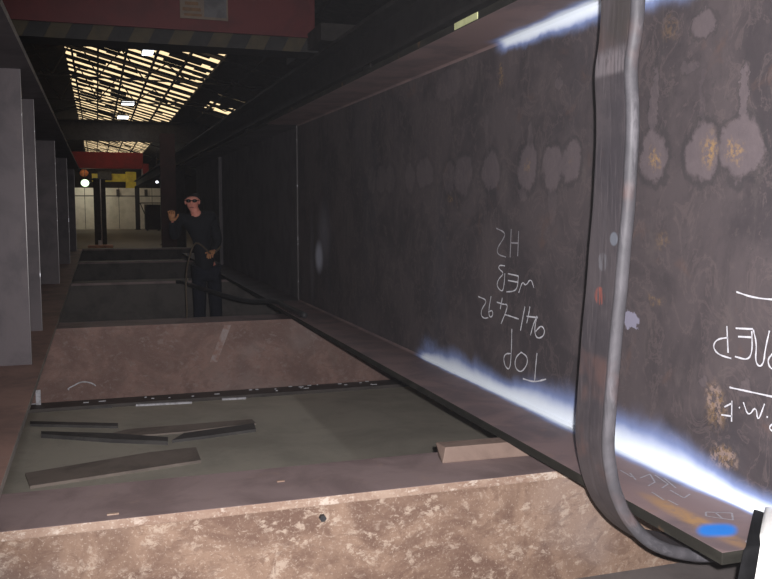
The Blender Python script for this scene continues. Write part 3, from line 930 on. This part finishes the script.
MB().box(fa.x, fb.x, 38.7, 39.3, 0, .12, .01).build('foot_board', simple('red_brown_board', (.42, .22, .16), None, .7), sp)
MB().box(q1.x - .07, q1.x + .07, 38.93, 39.07, .12, .32).build('socket', M['pale'], sp)
MB().box(q0.x - .3, q0.x + .25, 38.97, 39.03, q0.z - .05, q0.z).build('cross_arm', M['lamp'], sp)

# dark bin and red column by the partition
YB = 66.0
a, b = onY(145, 203, YB), onY(161, 226, YB)
bn = empty('steel_bin', ((a.x + b.x) / 2, YB, 0), 'dark open steel bin in front of the beige partition', 'bin')
MB().box(a.x, b.x, YB, YB + 1.2, .08, a.z - .1, .02).build('body', M['purlin'], bn)
for sx in (a.x + .1, b.x - .2):
    MB().box(sx, sx + .1, YB + .1, YB + 1.1, 0, .08).build('skid', M['purlin'], bn)
MB().bar((a.x - .35, YB, a.z), (b.x, YB, a.z), .08).build('rim', M['wall'], bn)
MB().bar((a.x - .35, YB, a.z), (a.x, YB, a.z - .9), .07).build('strut', M['wall'], bn)
YC = 30.0
M['dullred'] = simple('dull_red_column', (.055, .022, .019), (.04, .018, .016), .7, 0, 2)
a, b = onY(161, 160, YC), onY(177, 236, YC)
rc = empty('red_column', ((a.x + b.x) / 2, YC, 0), 'dull red steel column behind the standing worker', 'column')
MB().box(a.x, b.x, YC, YC + .04, .03, 4.2).build('flange', M['dullred'], rc)
MB().box((a.x + b.x) / 2 - .02, (a.x + b.x) / 2 + .02, YC + .04, YC + .5, .03, 4.2).build('web', M['dullred'], rc)
MB().box(a.x, b.x, YC + .5, YC + .54, .03, 4.2).build('flange', M['dullred'], rc)
MB().box(a.x - .1, b.x + .1, YC - .1, YC + .65, 0, .03).build('base_plate', M['dullred'], rc)

# ------------------------------------------------------------------ the worker
PY = 10.9
def pp(px, py, dy=0.0): return onY(px, py, PY + dy)
M['skin'] = simple('skin', (.85, .36, .28), (.75, .28, .21), .55, 0, 12, .05)
M['cloth'] = simple('dark_navy_workwear', (.008, .009, .013), (.006, .007, .010), .9, 0, 8)
M['trouser'] = simple('dark_blue_trousers', (.007, .009, .018), (.005, .006, .012), .9, 0, 8)
M['glove'] = simple('tan_leather_glove', (.55, .26, .12), (.40, .18, .09), .7, 0, 14)
M['boot'] = simple('black_boot', (.02, .018, .016), None, .5)
M['hair'] = simple('dark_hair', (.025, .02, .018), None, .8)
M['glass'] = simple('dark_goggles', (.012, .012, .014), None, .2)

def skin_obj(name, verts, edges, rad, mat, parent, root=0, sub=2):
    me = bpy.data.meshes.new(name)
    me.from_pydata([tuple(v) for v in verts], edges, [])
    o = bpy.data.objects.new(name, me); col.objects.link(o)
    me.materials.append(mat)
    sk_ = o.modifiers.new('skin', 'SKIN'); sk_.use_smooth_shade = True
    for i, sv in enumerate(me.skin_vertices[0].data):
        r_ = rad[i]; sv.radius = r_ if isinstance(r_, tuple) else (r_, r_); sv.use_root = (i == root)
    sb = o.modifiers.new('sub', 'SUBSURF'); sb.levels = sub; sb.render_levels = sub
    setparent(o, parent)
    return o

head = pp(192.5, 201.5)
hip = pp(206, 250); hip.z = .98
chest = pp(199.5, 224, .02)
neck = pp(194.8, 209.8, .02)
person = empty('person', (hip.x, PY, 0), 'person in dark workwear, head tilted, one gloved hand raised beside the girder', 'person')
shL = neck + Vector((-.20, 0, -.10)); shR = neck + Vector((.21, .02, -.09))
elL = shL + Vector((-.07, -.16, -.24)); hdL = pp(172, 217.5, -.30); wrL = elL.lerp(hdL, .82)
elR = shR + Vector((.07, .02, -.29)); wrR = elR + Vector((-.07, -.20, -.13)); hdR = wrR + Vector((-.05, -.09, -.02))
hpL = hip + Vector((-.09, 0, -.04)); hpR = hip + Vector((.09, 0, -.04))
ftL = Vector((pp(199, 300).x - .0, PY - .02, .07)); ftR = Vector((pp(217, 300).x, PY + .02, .07))
knL = hpL.lerp(ftL, .48) + Vector((0, -.03, 0)); knR = hpR.lerp(ftR, .48) + Vector((0, -.03, 0))
toeL = ftL + Vector((-.04, -.17, -.03)); toeR = ftR + Vector((.02, -.17, -.03))
V = [hip, hip.lerp(chest, .45), chest, neck, head + Vector((.004, .01, -.07)), head + Vector((0, 0, .0)), head + Vector((0, .015, .065)),
     shL, elL, wrL, shR, elR, wrR, hpL, knL, ftL, toeL, hpR, knR, ftR, toeR]
E_ = [(0, 1), (1, 2), (2, 3), (3, 4), (4, 5), (5, 6), (2, 7), (7, 8), (8, 9), (2, 10), (10, 11), (11, 12), (0, 13), (13, 14), (14, 15), (15, 16), (0, 17), (17, 18), (18, 19), (19, 20)]
Rd = [(.14, .10), (.13, .095), (.15, .10), .055, (.062, .068), (.078, .095), (.070, .085), .062, .046, .033, .062, .046, .033, .085, .060, .045, .035, .085, .060, .045, .035]
body = skin_obj('body', V, E_, Rd, M['skin'], person)
jV = [hip + Vector((0, 0, -.08)), hip.lerp(chest, .45), chest, neck + Vector((0, 0, -.035)), shL, elL, wrL, shR, elR, wrR]
skin_obj('jacket', jV, [(0, 1), (1, 2), (2, 3), (2, 4), (4, 5), (5, 6), (2, 7), (7, 8), (8, 9)], [(.18, .13), (.165, .125), (.185, .13), .075, .085, .066, .050, .085, .066, .050], M['cloth'], person)
tV = [hip, hpL, knL, ftL + Vector((0, 0, .02)), hpR, knR, ftR + Vector((0, 0, .02))]
skin_obj('trousers', tV, [(0, 1), (1, 2), (2, 3), (0, 4), (4, 5), (5, 6)], [(.165, .12), .108, .085, .072, .108, .085, .072], M['trouser'], person)
for ft, toe in ((ftL, toeL), (ftR, toeR)):
    m = MB(); m.ball((ft.lerp(toe, .45).x, ft.lerp(toe, .45).y, .055), .055, .145, .055); m.build('boot', M['boot'], person, True)
# face: nose, ears, mouth, hair, dark goggles with strap
fd = Vector((-.22, -1, -.05)).normalized(); rt = Vector((0, 0, 1)).cross(fd).normalized() * -1
m = MB(); m.ball(head + fd * .105 + Vector((0, 0, -.02)), .014, .02, .026, 8, 6); m.build('nose', M['skin'], person, True)
m = MB(); m.ball(head + fd * .088 + Vector((0, 0, -.068)), .028, .012, .009, 8, 6); m.build('mouth', simple('lips', (.42, .14, .12), None, .5), person, True)
for s in (-1, 1):
    m = MB(); m.ball(head + rt * (.084 * s) + Vector((0, .02, -.005)), .012, .025, .034, 8, 6); m.build('ear', M['skin'], person, True)
m = MB(); m.ball(head + Vector((.045, .07, .028)), .072, .08, .075, 16, 10); m.build('hair', M['hair'], person, True)
m = MB()
for s in (-1, 1):
    m.ball(head + fd * .092 + rt * (.036 * s) + Vector((0, 0, .012)), .032, .018, .022, 10, 8)
m.bar(head + fd * .095 - rt * .02 + Vector((0, 0, .014)), head + fd * .095 + rt * .02 + Vector((0, 0, .014)), .012)
go = m.build('goggles', M['glass'], person, True)
m = MB()
for s in (-1, 1):
    m.bar(head + fd * .085 + rt * (.060 * s) + Vector((0, 0, .012)), head + rt * (.09 * s) + Vector((0, .02, .012)), .010)
m.build('temple', M['glass'], go)
# gloved hands: palm, four fingers and a thumb
def hand(wr, hd, side, name):
    d = (hd - wr).normalized(); up = Vector((0, 0, 1)); sd_ = d.cross(up).normalized() * side; nn = sd_.cross(d)
    palm = wr + d * .085
    V = [wr, wr + d * .03, palm]; E = [(0, 1), (1, 2)]; Rr = [(.036, .03), (.042, .026), (.045, .022)]
    for k, (off, L) in enumerate(((-.033, .066), (-.011, .078), (.011, .074), (.033, .058))):
        a = palm + sd_ * off + d * .012; b = a + d * (L * .55) + nn * .004; c = b + d * (L * .35) - nn * (L * .32) * side; e = c + d * (L * .1) - nn * (L * .35) * side
        i = len(V); V += [a, b, c, e]; E += [(2, i), (i, i + 1), (i + 1, i + 2), (i + 2, i + 3)]; Rr += [.011, .0105, .010, .009]
    a = wr + d * .035 - sd_ * .042; b = a + d * .035 - sd_ * .028; c = b + d * .035 - sd_ * .006
    i = len(V); V += [a, b, c]; E += [(1, i), (i, i + 1), (i + 1, i + 2)]; Rr += [.014, .012, .010]
    return skin_obj(name, V, E, Rr, M['glove'], person, 0, 1)
hand(wrL, hdL, 1, 'glove')
hand(wrR, hdR, -1, 'glove')

# welding cable hanging from the worker's lower hand down behind the red brown beam
g0 = hdR + Vector((.0, -.02, -.01))
pts = [g0 + Vector((.05, .03, .02)), g0, onY(196, 243, PY - .33), onY(188, 263, PY - .42), onY(186, 285, PY - .5), onY(187, 312, PY - .52)]
e = pts[-1]
pts += [Vector((e.x - .02, e.y, .35)), Vector((e.x - .03, e.y - .05, .12)), Vector((e.x - .1, e.y - .2, .014)), Vector((e.x - .4, e.y - .5, .013)), Vector((e.x - .8, e.y - .4, .013))]
sm = catmull(pts, 5)[:-5]
o = MB().tube([Vector((q.x, q.y, max(q.z, .013))) for q in sm], .011, 8).build('welding_cable', simple('brown_cable', (.10, .075, .05), None, .6), None, True, 'thin brown welding cable hanging from the hand of the worker', 'cable')
# black hose slung from the girder's flange end to the next beam
a = Vector((EDGE_X + .03, GY1 - .25, FL_Z1 + .028))
hp = [a + Vector((.02, -1.2, 0)), a + Vector((-.0, -.5, 0)), a, onY(250, 301, 8.95), onY(226, 296, 9.5), onY(206, 290, 10.15), onY(194, 286, 10.55), onY(188, 284, 11.3), onZ(184, 282.5, BEAM_Z + .03)]
q = hp[-1]; hp += [Vector((q.x - .15, q.y + .2, BEAM_Z + .028)), Vector((q.x - .9, q.y + .26, BEAM_Z + .028))]
sm = catmull([hp[0] * 1] + hp, 6)[6:-12]
MB().tube(sm, .026, 10).build('air_hose', M['black_rubber'], None, True, 'black rubber hose slung from the girder end to the next beam', 'hose')

# ------------------------------------------------------------------ thin haze volume added to veil and lift the dark tones
hm = bpy.data.materials.new('veil_haze'); hm.use_nodes = True
nt = hm.node_tree; nt.nodes.clear()
vo = nt.nodes.new('ShaderNodeVolumeScatter'); vo.inputs['Density'].default_value = .00021
vo.inputs['Color'].default_value = (.92, .93, 1.0, 1)
ou = nt.nodes.new('ShaderNodeOutputMaterial'); nt.links.new(vo.outputs[0], ou.inputs['Volume'])
MB().box(SX0 + .1, SX1 - .1, SY0 + .1, SY1 - .1, .3, 4.8).build('haze', hm, None, False, 'thin haze volume added to veil the dark workshop', 'haze', None, 'stuff')
